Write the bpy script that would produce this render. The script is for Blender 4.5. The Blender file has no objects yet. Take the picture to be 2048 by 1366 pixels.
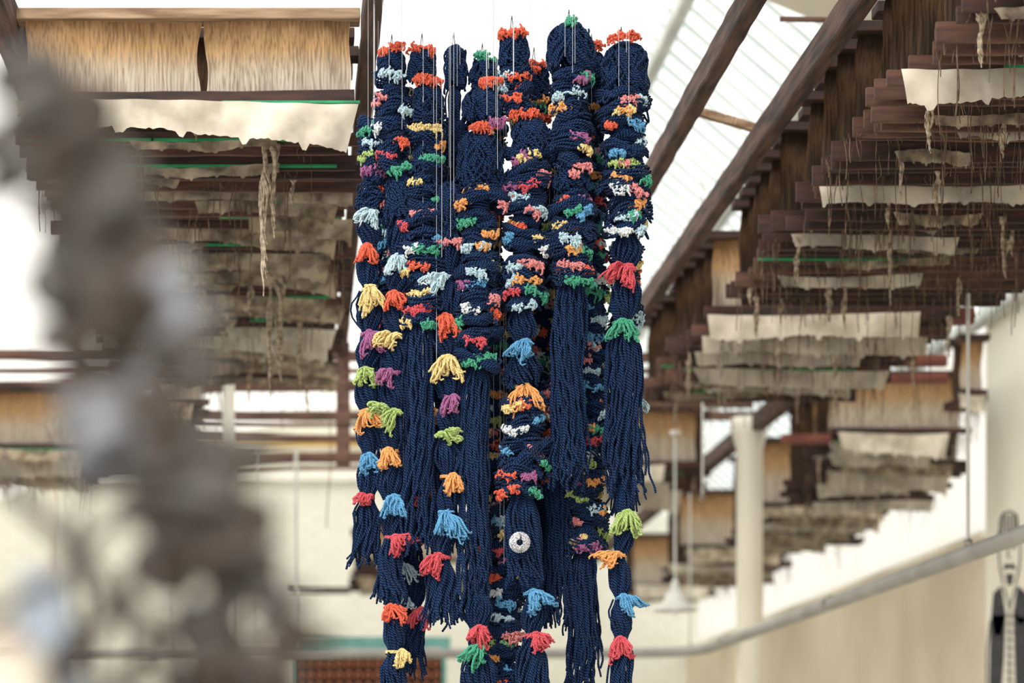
import bpy, math, random
import numpy as np
from mathutils import Vector
random.seed(7)
F=4835.0; CZ=1.6; VX=600.0; VY=1600.0
scene=bpy.context.scene
COL=scene.collection
try:
    scene.view_settings.view_transform='Standard'
except Exception: pass

# ------------------------------------------------------------ materials
def newmat(name):
    m=bpy.data.materials.new(name); m.use_nodes=True
    nt=m.node_tree; b=nt.nodes['Principled BSDF']
    return m,nt,b
def noise_mat(name,c1,c2,scale=8,rough=0.8,stretch=(1,1,1),bump=0.2,detail=4,metal=0.0,bdist=0.01,lo=0.35,hi=0.65):
    m,nt,b=newmat(name)
    tc=nt.nodes.new('ShaderNodeTexCoord'); mp=nt.nodes.new('ShaderNodeMapping')
    mp.inputs['Scale'].default_value=stretch
    n=nt.nodes.new('ShaderNodeTexNoise'); n.inputs['Scale'].default_value=scale; n.inputs['Detail'].default_value=detail
    r=nt.nodes.new('ShaderNodeValToRGB')
    r.color_ramp.elements[0].position=lo; r.color_ramp.elements[1].position=hi
    r.color_ramp.elements[0].color=(*c1,1); r.color_ramp.elements[1].color=(*c2,1)
    nt.links.new(tc.outputs['Object'],mp.inputs['Vector']); nt.links.new(mp.outputs[0],n.inputs['Vector'])
    nt.links.new(n.outputs['Fac'],r.inputs['Fac']); nt.links.new(r.outputs['Color'],b.inputs['Base Color'])
    b.inputs['Roughness'].default_value=rough; b.inputs['Metallic'].default_value=metal
    if bump>0:
        bp=nt.nodes.new('ShaderNodeBump'); bp.inputs['Strength'].default_value=bump; bp.inputs['Distance'].default_value=bdist
        nt.links.new(n.outputs['Fac'],bp.inputs['Height']); nt.links.new(bp.outputs[0],b.inputs['Normal'])
    return m
def s2l(c):
    return tuple(((v/255)/12.92 if v/255<=0.04045 else (((v/255)+0.055)/1.055)**2.4) for v in c)
def dk(c,f): return tuple(v*f for v in c)
def yarn_mat(name,rgb,k=0.55,k2=1.15,tw=0.5):
    c=s2l(rgb)
    m,nt,b=newmat(name)
    uv=nt.nodes.new('ShaderNodeUVMap'); uv.uv_map='UVMap'
    sp=nt.nodes.new('ShaderNodeSeparateXYZ'); nt.links.new(uv.outputs[0],sp.inputs[0])
    a=nt.nodes.new('ShaderNodeMath'); a.operation='MULTIPLY'; a.inputs[1].default_value=2*2*math.pi; nt.links.new(sp.outputs['X'],a.inputs[0])
    v=nt.nodes.new('ShaderNodeMath'); v.operation='MULTIPLY_ADD'; v.inputs[1].default_value=2*math.pi/0.0085; nt.links.new(sp.outputs['Y'],v.inputs[0]); nt.links.new(a.outputs[0],v.inputs[2])
    s=nt.nodes.new('ShaderNodeMath'); s.operation='SINE'; nt.links.new(v.outputs[0],s.inputs[0])
    tc=nt.nodes.new('ShaderNodeTexCoord'); n=nt.nodes.new('ShaderNodeTexNoise'); n.inputs['Scale'].default_value=420; n.inputs['Detail'].default_value=2
    nt.links.new(tc.outputs['Object'],n.inputs['Vector'])
    mx=nt.nodes.new('ShaderNodeMath'); mx.operation='MULTIPLY_ADD'; mx.inputs[1].default_value=0.22*tw*2; nt.links.new(s.outputs[0],mx.inputs[0]); nt.links.new(n.outputs['Fac'],mx.inputs[2])
    r=nt.nodes.new('ShaderNodeValToRGB'); r.color_ramp.elements[0].position=0.3; r.color_ramp.elements[1].position=0.72
    r.color_ramp.elements[0].color=(*dk(c,k),1); r.color_ramp.elements[1].color=(*dk(c,k2),1)
    nt.links.new(mx.outputs[0],r.inputs['Fac']); nt.links.new(r.outputs['Color'],b.inputs['Base Color'])
    bp=nt.nodes.new('ShaderNodeBump'); bp.inputs['Strength'].default_value=0.6; bp.inputs['Distance'].default_value=0.0015
    nt.links.new(mx.outputs[0],bp.inputs['Height']); nt.links.new(bp.outputs[0],b.inputs['Normal'])
    b.inputs['Roughness'].default_value=0.95
    b.inputs['Sheen Weight'].default_value=0.05
    b.inputs['Specular IOR Level'].default_value=0.12
    return m
NAVY=yarn_mat('navy_yarn',(18,39,72),0.06,2.3,1.0)
COLS={'or':(230,106,80),'co':(228,144,144),'re':(212,88,98),'ye':(238,212,146),'lg':(172,196,120),
      'gr':(78,166,134),'lb':(190,218,230),'bl':(98,162,206),'og':(240,168,104),'pu':(162,98,142),'wh':(228,234,236)}
CM={k:yarn_mat('yarn_'+k,v,0.6,1.08,0.6) for k,v in COLS.items()}
CN={'or':'orange red','co':'coral pink','re':'crimson','ye':'pale yellow','lg':'lime green','gr':'emerald green','lb':'pale blue','bl':'sky blue','og':'orange','pu':'purple','wh':'off-white'}
WOOD=noise_mat('dark_timber',s2l((40,28,24)),s2l((92,68,56)),scale=7,rough=0.85,stretch=(6,0.6,6),bump=0.4)
WOODX=noise_mat('dark_timber_cross',s2l((66,42,36)),s2l((118,86,72)),scale=5,rough=0.75,stretch=(0.7,6,6),bump=0.3)
BOARD=noise_mat('comber_board_wood',s2l((28,19,17)),s2l((72,44,35)),scale=6,rough=0.75,stretch=(0.8,6,6),bump=0.2)  # wood colour darkened to carry the shade inside the harness stacks
BOARD2=noise_mat('brown_board_wood',s2l((50,33,27)),s2l((100,68,54)),scale=6,rough=0.75,stretch=(0.8,6,6),bump=0.2)
LBOARD=noise_mat('weathered_board',s2l((120,94,70)),s2l((172,146,118)),scale=6,rough=0.8,stretch=(0.8,8,8),bump=0.2)
CLOTH=noise_mat('calico_cloth',s2l((170,160,142)),s2l((222,212,194)),scale=7,rough=0.95,bump=0.3)
GREYCL=noise_mat('dusty_cloth',s2l((104,90,74)),s2l((186,170,146)),scale=16,rough=0.95,bump=0.3)
THREAD=noise_mat('loose_thread',s2l((58,43,34)),s2l((128,106,86)),scale=30,rough=0.95,bump=0)
ROPE=noise_mat('frayed_cotton',s2l((120,104,84)),s2l((204,188,164)),scale=60,rough=0.95,bump=0.4)
GREEN=noise_mat('green_paint',s2l((20,120,74)),s2l((40,160,100)),scale=12,rough=0.5,bump=0)
PIPE=noise_mat('galvanised_pipe',s2l((146,145,140)),s2l((172,171,166)),scale=3,rough=0.5,bump=0.0,metal=0.0)
WHITEP=noise_mat('white_paint',s2l((238,236,224)),s2l((250,248,240)),scale=3,rough=0.6,bump=0.05)
BARP=noise_mat('grey_white_bar_paint',s2l((196,202,198)),s2l((220,224,218)),scale=3,rough=0.6,bump=0.05)
CREAM=noise_mat('cream_plaster',s2l((236,231,214)),s2l((246,241,227)),scale=1.5,rough=0.8,bump=0.1)
CREAMSH=noise_mat('shaded_cream_plaster',s2l((204,192,170)),s2l((220,208,186)),scale=1.2,rough=0.8,bump=0.1)  # cream plaster with the low wall's shade put into the colour
FLOORM=noise_mat('concrete_floor',s2l((160,152,140)),s2l((196,188,174)),scale=2,rough=0.7,bump=0.1)
TEAL=noise_mat('teal_paint',s2l((90,150,145)),s2l((120,176,168)),scale=5,rough=0.6,bump=0.05)
YELL=noise_mat('yellow_paint',s2l((225,180,80)),s2l((240,200,110)),scale=5,rough=0.6,bump=0.05)
SPOOLW=noise_mat('spool_wood',s2l((140,76,52)),s2l((190,118,84)),scale=20,rough=0.5,bump=0.1)
DARK=noise_mat('dark_void',s2l((30,24,22)),s2l((48,38,34)),scale=6,rough=0.9,bump=0)
STEEL=noise_mat('dull_steel',s2l((44,41,38)),s2l((104,98,92)),scale=40,rough=0.45,bump=0.1,metal=0.1)
STEELL=noise_mat('bright_steel',s2l((96,96,98)),s2l((160,162,166)),scale=40,rough=0.4,bump=0.1,metal=0.1)
BRNZ=noise_mat('old_iron',s2l((40,32,27)),s2l((86,72,62)),scale=24,rough=0.5,bump=0.1,metal=0.1)
CORD=noise_mat('black_cord',s2l((20,20,28)),s2l((36,36,48)),scale=60,rough=0.8,bump=0)
NYL=noise_mat('nylon_line',s2l((225,228,232)),s2l((245,246,250)),scale=30,rough=0.3,bump=0)
INK=noise_mat('black_ink',s2l((30,30,36)),s2l((70,70,78)),scale=20,rough=0.8,bump=0)
FELT=noise_mat('speckled_disc',s2l((96,96,102)),s2l((205,206,212)),scale=420,rough=0.8,bump=0.4,detail=2,bdist=0.001,lo=0.42,hi=0.56)
REDW=noise_mat('red_brown_wood',s2l((84,36,28)),s2l((126,66,50)),scale=6,rough=0.6,stretch=(0.8,6,6),bump=0.2)
ENA=noise_mat('grey_enamel',s2l((204,204,198)),s2l((222,222,216)),scale=6,rough=0.4,bump=0)
GUARD=noise_mat('pale_blue_grey_metal',s2l((150,162,174)),s2l((188,198,208)),scale=6,rough=0.4,bump=0)
def brick_mat():
    m,nt,b=newmat('painted_brick')
    tc=nt.nodes.new('ShaderNodeTexCoord'); mp=nt.nodes.new('ShaderNodeMapping'); mp.inputs['Rotation'].default_value=(math.pi/2,0,0)
    br=nt.nodes.new('ShaderNodeTexBrick'); br.inputs['Scale'].default_value=2.2
    br.inputs['Color1'].default_value=(*s2l((246,245,234)),1); br.inputs['Color2'].default_value=(*s2l((240,239,226)),1)
    br.inputs['Mortar'].default_value=(*s2l((224,222,208)),1); br.inputs['Mortar Size'].default_value=0.012
    br.inputs['Brick Width'].default_value=0.5; br.inputs['Row Height'].default_value=0.17
    nt.links.new(tc.outputs['Object'],mp.inputs[0]); nt.links.new(mp.outputs[0],br.inputs['Vector'])
    nt.links.new(br.outputs['Color'],b.inputs['Base Color']); b.inputs['Roughness'].default_value=0.7
    bp=nt.nodes.new('ShaderNodeBump'); bp.invert=True; bp.inputs['Strength'].default_value=0.3; bp.inputs['Distance'].default_value=0.01
    nt.links.new(br.outputs['Fac'],bp.inputs['Height']); nt.links.new(bp.outputs[0],b.inputs['Normal'])
    return m
BRICK=brick_mat()
def pane_mat(name,col,tcol,f):
    m,nt,b=newmat(name)
    out=nt.nodes['Material Output']
    tr=nt.nodes.new('ShaderNodeBsdfTransparent'); tl=nt.nodes.new('ShaderNodeBsdfTranslucent'); mx=nt.nodes.new('ShaderNodeMixShader')
    tr.inputs[0].default_value=(*tcol,1); tl.inputs[0].default_value=(*col,1); mx.inputs[0].default_value=f
    nt.links.new(tr.outputs[0],mx.inputs[1]); nt.links.new(tl.outputs[0],mx.inputs[2]); nt.links.new(mx.outputs[0],out.inputs[0])
    return m
GLASS=pane_mat('wired_roof_glass',(0.8,0.84,0.84),(0.84,0.88,0.88),0.45)
CEILTR=pane_mat('translucent_ceiling_white',(0.8,0.785,0.75),(0.78,0.765,0.73),0.8)
WALLTR=pane_mat('translucent_wall_cream',(0.8,0.77,0.7),(0.72,0.69,0.62),0.85)
def curtain_mat(name,bot,mid,mid2,top,mul_=0.75):
    m,nt,b=newmat(name)
    tc=nt.nodes.new('ShaderNodeTexCoord')
    sp=nt.nodes.new('ShaderNodeSeparateXYZ'); nt.links.new(tc.outputs['Generated'],sp.inputs[0])
    n=nt.nodes.new('ShaderNodeTexNoise'); n.inputs['Scale'].default_value=90; n.inputs['Detail'].default_value=3
    mp=nt.nodes.new('ShaderNodeMapping'); mp.inputs['Scale'].default_value=(1.6,1,0.03)
    nt.links.new(tc.outputs['Object'],mp.inputs[0]); nt.links.new(mp.outputs[0],n.inputs['Vector'])
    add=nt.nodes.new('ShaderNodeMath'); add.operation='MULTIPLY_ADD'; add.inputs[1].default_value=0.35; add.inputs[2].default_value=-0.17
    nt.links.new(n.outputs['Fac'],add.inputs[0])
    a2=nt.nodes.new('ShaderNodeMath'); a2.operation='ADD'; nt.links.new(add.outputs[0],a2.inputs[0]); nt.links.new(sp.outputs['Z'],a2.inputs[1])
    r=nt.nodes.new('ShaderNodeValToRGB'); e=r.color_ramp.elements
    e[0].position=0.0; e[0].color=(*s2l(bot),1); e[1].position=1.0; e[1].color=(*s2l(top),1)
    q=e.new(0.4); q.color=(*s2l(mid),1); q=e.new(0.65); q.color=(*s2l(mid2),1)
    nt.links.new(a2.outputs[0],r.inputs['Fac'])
    mul=nt.nodes.new('ShaderNodeMix'); mul.data_type='RGBA'; mul.blend_type='MULTIPLY'; mul.inputs[0].default_value=mul_
    r2=nt.nodes.new('ShaderNodeValToRGB'); r2.color_ramp.elements[0].position=0.36; r2.color_ramp.elements[1].position=0.56
    r2.color_ramp.elements[0].color=(0.42,0.34,0.26,1); r2.color_ramp.elements[1].color=(1,1,1,1)
    nt.links.new(n.outputs['Fac'],r2.inputs['Fac'])
    nt.links.new(r.outputs['Color'],mul.inputs[6]); nt.links.new(r2.outputs['Color'],mul.inputs[7])
    nt.links.new(mul.outputs[2],b.inputs['Base Color']); b.inputs['Roughness'].default_value=0.9
    return m
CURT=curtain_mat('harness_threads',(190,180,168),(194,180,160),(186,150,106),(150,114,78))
CURTD=curtain_mat('shaded_dusty_threads',(74,60,48),(84,64,46),(92,66,42),(52,38,28),0.95)  # shaded copy of the harness threads, the stack's darkness put into the colour

# ------------------------------------------------------------ mesh helpers
def tag(o,label=None,cat=None,group=None,kind=None):
    if label: o['label']=label
    if cat: o['category']=cat
    if group: o['group']=group
    if kind: o['kind']=kind
    return o
ORG={}
def mk(name,V,Fc,mat,parent=None,smooth=True,origin=None,uv=None):
    V=np.asarray(V,dtype=np.float64).reshape(-1,3)
    if origin is None: origin=(V.min(0)+V.max(0))/2
    origin=np.asarray(origin,dtype=float)
    me=bpy.data.meshes.new(name)
    L=V-origin
    if isinstance(Fc,np.ndarray):
        nf=len(Fc); me.vertices.add(len(L)); me.vertices.foreach_set('co',L.astype(np.float32).ravel())
        me.loops.add(nf*4); me.loops.foreach_set('vertex_index',Fc.astype(np.int32).ravel())
        me.polygons.add(nf); me.polygons.foreach_set('loop_start',np.arange(0,nf*4,4,dtype=np.int32))
        me.update(calc_edges=True)
        if uv is not None:
            l=me.uv_layers.new(name='UVMap'); l.data.foreach_set('uv',uv.astype(np.float32).ravel())
    else:
        me.from_pydata(L.tolist(),[],[tuple(f) for f in Fc]); me.update()
    if smooth: me.polygons.foreach_set('use_smooth',[True]*len(me.polygons))
    me.materials.append(mat)
    o=bpy.data.objects.new(name,me); COL.objects.link(o)
    if parent is not None:
        o.parent=parent; o.location=Vector(origin-ORG[parent.name])
    else: o.location=Vector(origin)
    ORG[o.name]=origin
    return o
def empty(name,loc):
    o=bpy.data.objects.new(name,None); o.empty_display_size=0.1; o.location=loc; COL.objects.link(o); ORG[o.name]=np.asarray(loc,float); return o
LASTUV=[None]
class Acc:
    def __init__(s): s.v=[]; s.f=[]; s.u=[]; s.n=0
    def add(s,V,Fc):
        s.v.append(V); s.f.append(Fc+s.n); s.n+=len(V)
        if LASTUV[0] is not None and len(LASTUV[0])==len(Fc): s.u.append(LASTUV[0])
        else: s.u.append(np.zeros((len(Fc),4,2)))
        LASTUV[0]=None
    def get(s): return np.concatenate(s.v),np.concatenate(s.f)
    def uv(s): return np.concatenate(s.u)
def tubes(P,r,k=5):
    P=np.asarray(P,float)
    if P.ndim==2: P=P[None]
    M,N,_=P.shape
    T=np.gradient(P,axis=1); T/=np.linalg.norm(T,axis=2,keepdims=True)+1e-12
    ref=np.where(np.abs(T[:,0,2:3])<0.8,np.array([[0,0,1.]]),np.array([[1.,0,0]]))
    n=np.cross(T[:,0],ref); n/=np.linalg.norm(n,axis=1,keepdims=True)+1e-12
    Ns=np.empty_like(P)
    for i in range(N):
        t=T[:,i]; n=n-(n*t).sum(1,keepdims=True)*t; n/=np.linalg.norm(n,axis=1,keepdims=True)+1e-12; Ns[:,i]=n
    B=np.cross(T,Ns)
    a=np.arange(k)*2*np.pi/k
    R=np.broadcast_to(np.asarray(r,float),(M,N)) if np.ndim(r)<2 else r
    V=P[:,:,None]+R[:,:,None,None]*(np.cos(a)[None,None,:,None]*Ns[:,:,None]+np.sin(a)[None,None,:,None]*B[:,:,None])
    idx=np.arange(M*N*k).reshape(M,N,k); nx=np.roll(idx,-1,axis=2)
    Q=np.stack([idx[:,:-1],nx[:,:-1],nx[:,1:],idx[:,1:]],-1).reshape(-1,4)
    ln=np.concatenate([np.zeros((M,1)),np.cumsum(np.linalg.norm(np.diff(P,axis=1),axis=2),axis=1)],1)+np.random.rand(M,1)*0.01
    v0=np.broadcast_to(ln[:,:-1,None],(M,N-1,k)); v1=np.broadcast_to(ln[:,1:,None],(M,N-1,k))
    u0=np.broadcast_to(np.arange(k)/k,(M,N-1,k)); u1=u0+1/k
    LASTUV[0]=np.stack([np.stack([u0,v0],-1),np.stack([u1,v0],-1),np.stack([u1,v1],-1),np.stack([u0,v1],-1)],3).reshape(-1,4,2)
    return V.reshape(-1,3),Q
BOXF=np.array([[0,1,3,2],[4,6,7,5],[0,4,5,1],[2,3,7,6],[0,2,6,4],[1,5,7,3]])
def box(name,x0,x1,y0,y1,z0,z1,mat,parent=None,bev=0.004):
    V=[(x,y,z) for x in(x0,x1) for y in(y0,y1) for z in(z0,z1)]
    o=mk(name,V,[list(f) for f in BOXF],mat,parent,smooth=False)
    if bev>0:
        b=o.modifiers.new('bevel','BEVEL'); b.width=bev; b.segments=2
    return o
def timber(name,p0,p1,w,h,mat,parent=None,seed=0,n=24):
    g=np.random.default_rng(seed); p0=np.array(p0,float); p1=np.array(p1,float)
    d=p1-p0; d/=np.linalg.norm(d); up=np.array([0,0,1.]) if abs(d[2])<0.9 else np.array([0,1.,0])
    s=np.cross(d,up); s/=np.linalg.norm(s); u=np.cross(s,d)
    sec=[(-.5,-.42),(-.42,-.5),(.42,-.5),(.5,-.42),(.5,.42),(.42,.5),(-.42,.5),(-.5,.42)]
    V=[]
    for i in range(n+1):
        c=p0+(p1-p0)*i/n
        jw=1+g.normal()*0.04; jh=1+g.normal()*0.04
        for a,b in sec: V.append(c+s*a*w*jw+u*b*h*jh)
    fs=[]
    for i in range(n):
        for j in range(8): fs.append([i*8+j,i*8+(j+1)%8,(i+1)*8+(j+1)%8,(i+1)*8+j])
    fs.append(list(range(7,-1,-1))); fs.append([n*8+j for j in range(8)])
    return mk(name,V,fs,mat,parent,smooth=False)
def lathe(prof,c,axis='z',n=28):
    prof=np.array(prof,float); a=np.arange(n)*2*np.pi/n
    V=np.stack([prof[:,0:1]*np.cos(a),prof[:,0:1]*np.sin(a),np.repeat(prof[:,1:2],n,1)],-1).reshape(-1,3)
    if axis=='y': V=V[:,[0,2,1]]
    if axis=='x': V=V[:,[2,0,1]]
    m=len(prof); idx=np.arange(m*n).reshape(m,n); nx=np.roll(idx,-1,axis=1)
    Q=np.stack([idx[:-1],nx[:-1],nx[1:],idx[1:]],-1).reshape(-1,4)
    return V+np.array(c,float),Q
def HZ(py,d): return CZ+(VY-py)*d/F
def XX(px,d): return (px-VX)*d/F

# ------------------------------------------------------------ room
def wall(name,x0,x1,y0,y1,z0,z1,mat): return tag(box(name,x0,x1,y0,y1,z0,z1,mat,bev=0),kind='structure')
wall('floor',-4.5,4.5,-1,25.2,-0.1,0.0,FLOORM)
wall('wall_back',-4.2,4.3,25.0,25.2,0,6.6,BRICK)
wall('wall_left',-4.4,-4.2,11,25.0,0,4.4,CREAM)
wall('wall_right',4.0,4.2,1.0,14.1,0,4.5,CREAM)  # near stretch, out of view, added to shade the harness stacks
wall('wall_right_low',4.0,4.2,14.1,25.0,0,3.15,CREAMSH)
RX,RZ=2.07,6.1
def slab(name,x0,z0,x1,z1,y0,y1,t,mat):
    V=[(x0,y0,z0),(x1,y0,z1),(x1,y0,z1+t),(x0,y0,z0+t),(x0,y1,z0),(x1,y1,z1),(x1,y1,z1+t),(x0,y1,z0+t)]
    return mk(name,V,[[0,1,2,3],[7,6,5,4],[0,4,5,1],[3,2,6,7],[0,3,7,4],[1,5,6,2]],mat,smooth=False)
V=[(-4.4,11.2,4.35),(RX,11.2,RZ),(RX,25.1,RZ),(-4.4,25.1,4.35)]
tag(mk('translucent_ceiling',V,[[0,1,2,3]],CEILTR,smooth=False),kind='structure')  # solid ceiling slope, made translucent to let light in and look bright
V=[(4.1,14.1,3.15),(4.1,25,3.15),(4.1,25,4.42),(4.1,14.1,4.42)]
tag(mk('translucent_upper_wall',V,[[0,1,2,3]],WALLTR,smooth=False),kind='structure')  # plain wall above the low wall, made translucent so that it looks bright
tag(slab('unseen_shade_roof',1.45,5.6,4.1,4.5,0.5,11.2,0.08,CREAM),kind='structure')  # out-of-view roof piece added to keep sky light off the right stack
EX,EZ=3.98,4.45
V=[(RX,11.2,RZ),(EX,11.2,EZ),(EX,25.1,EZ),(RX,25.1,RZ)]
tag(mk('window_1',V,[[0,1,2,3]],GLASS,smooth=False),kind='structure')
acc=Acc()
for i,y in enumerate(np.arange(11.3,25.0,0.26)):
    V=np.array([(x,yy,z) for x,z in((RX,RZ-0.05),(EX,EZ-0.05)) for yy in(y,y+0.012) for z in(z,z+0.02)])
    acc.add(V,BOXF)
for t in (0.02,0.36,0.7,0.98):
    x=RX+(EX-RX)*t; z=RZ+(EZ-RZ)*t
    acc.add(np.array([(a,yy,c) for a in(x-0.03,x+0.03) for yy in(11.2,25.0) for c in(z-0.14,z-0.055)]),BOXF)
tag(mk('trim_1',*acc.get(),BARP,smooth=False),kind='structure')
tag(box('trim_2',3.97,4.22,14.1,25,3.13,3.17,CREAM,bev=0.004),kind='structure')
tag(box('trim_3',-4.2,4.0,24.9,25.0,HZ(955,25)-0.05,HZ(955,25)+0.05,WHITEP,bev=0.01),kind='structure')
tag(box('trim_4',-4.2,4.0,24.94,25.0,HZ(886,25)-0.03,HZ(886,25)+0.03,YELL,bev=0.01),kind='structure')

def column(px,d,r,top,label,mat=CREAM):
    prof=[(r*1.5,0),(r*1.5,0.12),(r*1.1,0.18),(r,0.25),(r,top-0.2),(r*1.25,top-0.12),(r*1.45,top-0.06),(r*1.45,top),(0.001,top)]
    V,Q=lathe(prof,(XX(px,d),d,0)); o=mk('column',V,Q,mat); tag(o,label,'column','cream iron columns'); return o
column(1499,15.2,0.082,4.0,'cream painted round iron column near low wall')
column(457,13.1,0.034,4.04,'slim white painted iron column',WHITEP)
column(1888,18.5,0.06,4.6,'cream painted iron column beside the low wall')
column(108,17,0.03,4.4,'slim cream painted iron column')

# ------------------------------------------------------------ beams
def lb(name,p0,p1,w,h,mat,label,cat='beam',group='dark roof timbers',seed=0):
    o=timber(name,p0,p1,w,h,mat,seed=seed,n=40); tag(o,label,cat,group); return o
BH=CZ+2.36
lb('timber_beam',(0.215,5.4,BH),(0.215,12.7,BH),0.055,0.10,WOOD,'long dark brown timber beam beside the harness stack',seed=1)
lb('timber_beam',(1.345,5.4,BH+0.03),(1.345,9.5,BH+0.03),0.055,0.09,WOOD,'dark brown timber beam running under the skylight',seed=2)
lb('timber_beam',(1.66,5.4,BH+0.02),(1.66,13.4,BH+0.02),0.055,0.10,WOOD,'long weathered timber beam carrying the harness stack',seed=3)
lb('timber_beam',(2.86,12.2,BH),(2.86,24.9,BH),0.08,0.11,WOOD,'long brown timber beam running towards the back wall',seed=4)
lb('timber_beam',(-0.9,6.8,BH+0.02),(-0.9,13.4,BH+0.02),0.07,0.12,WOOD,'dark timber beam at end of harness stack',seed=5)
lb('timber_post',(XX(686,12.6),12.55,HZ(932,12.6)),(XX(686,12.6),12.55,HZ(690,12.6)),0.07,0.06,WOODX,'weathered brown timber post hanging from beam',cat='post',seed=6)
for i,(yy,x0,x1,t) in enumerate([(708,-2.6,2.0,.05),(742,-2.4,2.2,.025),(775,-2.4,3.2,.06),(803,0.9,2.75,.04),(832,-2.6,3.0,.055),(853,-2.6,2.2,.025),(874,-2.6,2.2,.05),(915,-2.5,2.0,.07),(940,-2.5,1.2,.03)]):
    d=F*2.42/(VY-yy)
    lb('cross_beam',(x0,d,CZ+2.42),(x1,d,CZ+2.42+0.02*((i%3)-1)),t,t,WOODX,'brown wooden cross beam in front of cream wall',group='brown cross beams',seed=20+i)
lb('cross_beam',(XX(1392,8.8),8.8,HZ(222,8.8)),(XX(1530,8.8),8.8,HZ(262,8.8)),0.03,0.03,LBOARD,'short light brown brace between two beams',group='brown cross beams',seed=40)
lb('cross_beam',(XX(1560,9.2),9.2,HZ(38,9.2)),(XX(1660,9.2),9.2,HZ(40,9.2)),0.02,0.016,WOODX,'thin reddish brace between two beams',group='brown cross beams',seed=41)
lb('cross_beam',(XX(1745,12.8),12.8,HZ(722,12.8)),(XX(1893,12.8),12.8,HZ(722,12.8)),0.05,0.06,REDW,'short red-brown timber block under harness',group='brown cross beams',seed=42)
lb('cross_beam',(XX(1750,12.7),12.7,HZ(757,12.7)),(XX(1893,12.7),12.7,HZ(757,12.7)),0.05,0.05,REDW,'short red-brown timber block under harness',group='brown cross beams',seed=43)
lb('cross_beam',(XX(1565,13.5),13.5,HZ(878,13.5)),(XX(1660,13.5),13.5,HZ(878,13.5)),0.05,0.05,REDW,'short red-brown timber block under harness',group='brown cross beams',seed=44)
lb('cross_beam',(XX(574,21),21,HZ(1181,21)),(XX(700,21),21,HZ(1181,21)),0.05,0.055,BOARD,'dark timber rail in front of brick wall',group='brown cross beams',seed=45)
lb('cross_beam',(XX(1865,10.5),10.5,HZ(636,10.5)),(XX(1945,10.5),10.5,HZ(632,10.5)),0.06,0.07,REDW,'dark red timber block at end of harness',group='brown cross beams',seed=46)
lb('timber_beam',(XX(302,10.5),10.5,HZ(760,10.5)),(XX(352,12.2),12.2,HZ(868,12.2)),0.025,0.05,REDW,'short sloping red-brown timber below harness',seed=47)

# ------------------------------------------------------------ loom harnesses
def curtain(x0,x1,y,z0,z1,parent,gap=None,g=None,mat=None):
    n=max(60,int((x1-x0)/0.005)); m=10
    xs=np.linspace(x0,x1,n+1); zs=np.linspace(z0,z1,m+1)
    X,Z=np.meshgrid(xs,zs)
    Y=np.full_like(X,y)+0.003*np.sin(X*520+g.uniform(0,6))+0.012*np.sin(X*9+Z*6)+0.004*np.sin(X*63)
    Y=Y-0.05*((Z-z0)/(z1-z0))**2
    if gap is not None:
        t=(Z-z0)/(z1-z0); w=0.02*np.clip(1-np.abs(t-0.45)/0.42,0,1)
        dx=X-gap; X=X+np.sign(dx)*w*np.exp(-np.abs(dx)/0.03)
    X=X+0.004*np.sin(Z*30+X*40)
    V=np.stack([X,Y,Z],-1).reshape(-1,3); idx=np.arange((n+1)*(m+1)).reshape(m+1,n+1)
    Q=np.stack([idx[:-1,:-1],idx[:-1,1:],idx[1:,1:],idx[1:,:-1]],-1)
    if gap is not None:
        c=int(np.argmin(np.abs(xs-gap))); c=min(max(c if xs[c]<gap else c-1,0),n-1)
        keep=np.ones(n,bool); keep[c]=False; Q=Q[:,keep]
    return mk('thread_curtain',V,Q.reshape(-1,4),mat or CURT,parent)
def cloth(x0,x1,y,z1,hgt,parent,g,mat=None,sag=0.0,curl=0.0):
    n=90;m=8
    xs=np.linspace(x0,x1,n+1); ph=g.uniform(0,6,6)
    u=(xs-x0)/(x1-x0)
    bot=hgt*(0.88+0.08*np.sin(u*3+ph[0])+0.04*np.sin(u*9+ph[1])+g.normal(0,0.018,n+1)+0.15*(np.abs(np.sin(u*17+ph[2]))>0.98))+sag*u**4*hgt
    T=np.linspace(0,1,m+1)[:,None]
    X=np.broadcast_to(xs,(m+1,n+1))+T*0.01*np.sin(u*3+ph[3])
    X=X-curl*T*np.clip(u-0.9,0,1)*2+curl*T*np.clip(0.08-u,0,1)*2
    Z=z1-T*bot-0.008*np.sin(u*4+ph[5])
    Y=y-0.012-0.035*T*(0.5+0.5*np.sin(u*13+ph[4]))-0.004*np.sin(u*40+T*3)
    V=np.stack([X,Y,Z],-1).reshape(-1,3); idx=np.arange((n+1)*(m+1)).reshape(m+1,n+1)
    Q=np.stack([idx[:-1,:-1],idx[:-1,1:],idx[1:,1:],idx[1:,:-1]],-1).reshape(-1,4)
    return mk('cloth_strip',V,Q,mat or CLOTH,parent)
def dangles(x0,x1,y,z,cnt,parent,g,lmin=0.02,lmax=0.26,r=0.0011,mat=None):
    N=9; M=cnt; t=np.linspace(0,1,N)[None]
    cl=g.uniform(x0,x1,max(2,cnt//5))
    xs=(cl[g.integers(0,len(cl),M)]+g.normal(0,0.03,M)).clip(x0,x1)[:,None]
    L=(lmin+(lmax-lmin)*g.uniform(0,1,M)**3.2)[:,None]
    X=xs+0.003*np.sin(t*5+g.uniform(0,6,(M,1)))+g.normal(0,0.006,(M,1))*t
    Y=y+g.uniform(-0.03,0.03,(M,1))+0.004*np.sin(t*4+g.uniform(0,6,(M,1)))
    Z=z-L*t
    P=np.stack([X,Y+0*t,Z],-1)
    o=mk('loose_threads',*tubes(P,r*g.uniform(0.6,1.8,(M,1))*np.ones((M,N)),4),mat or THREAD,parent); o['kind']='stuff'; return o
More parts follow.
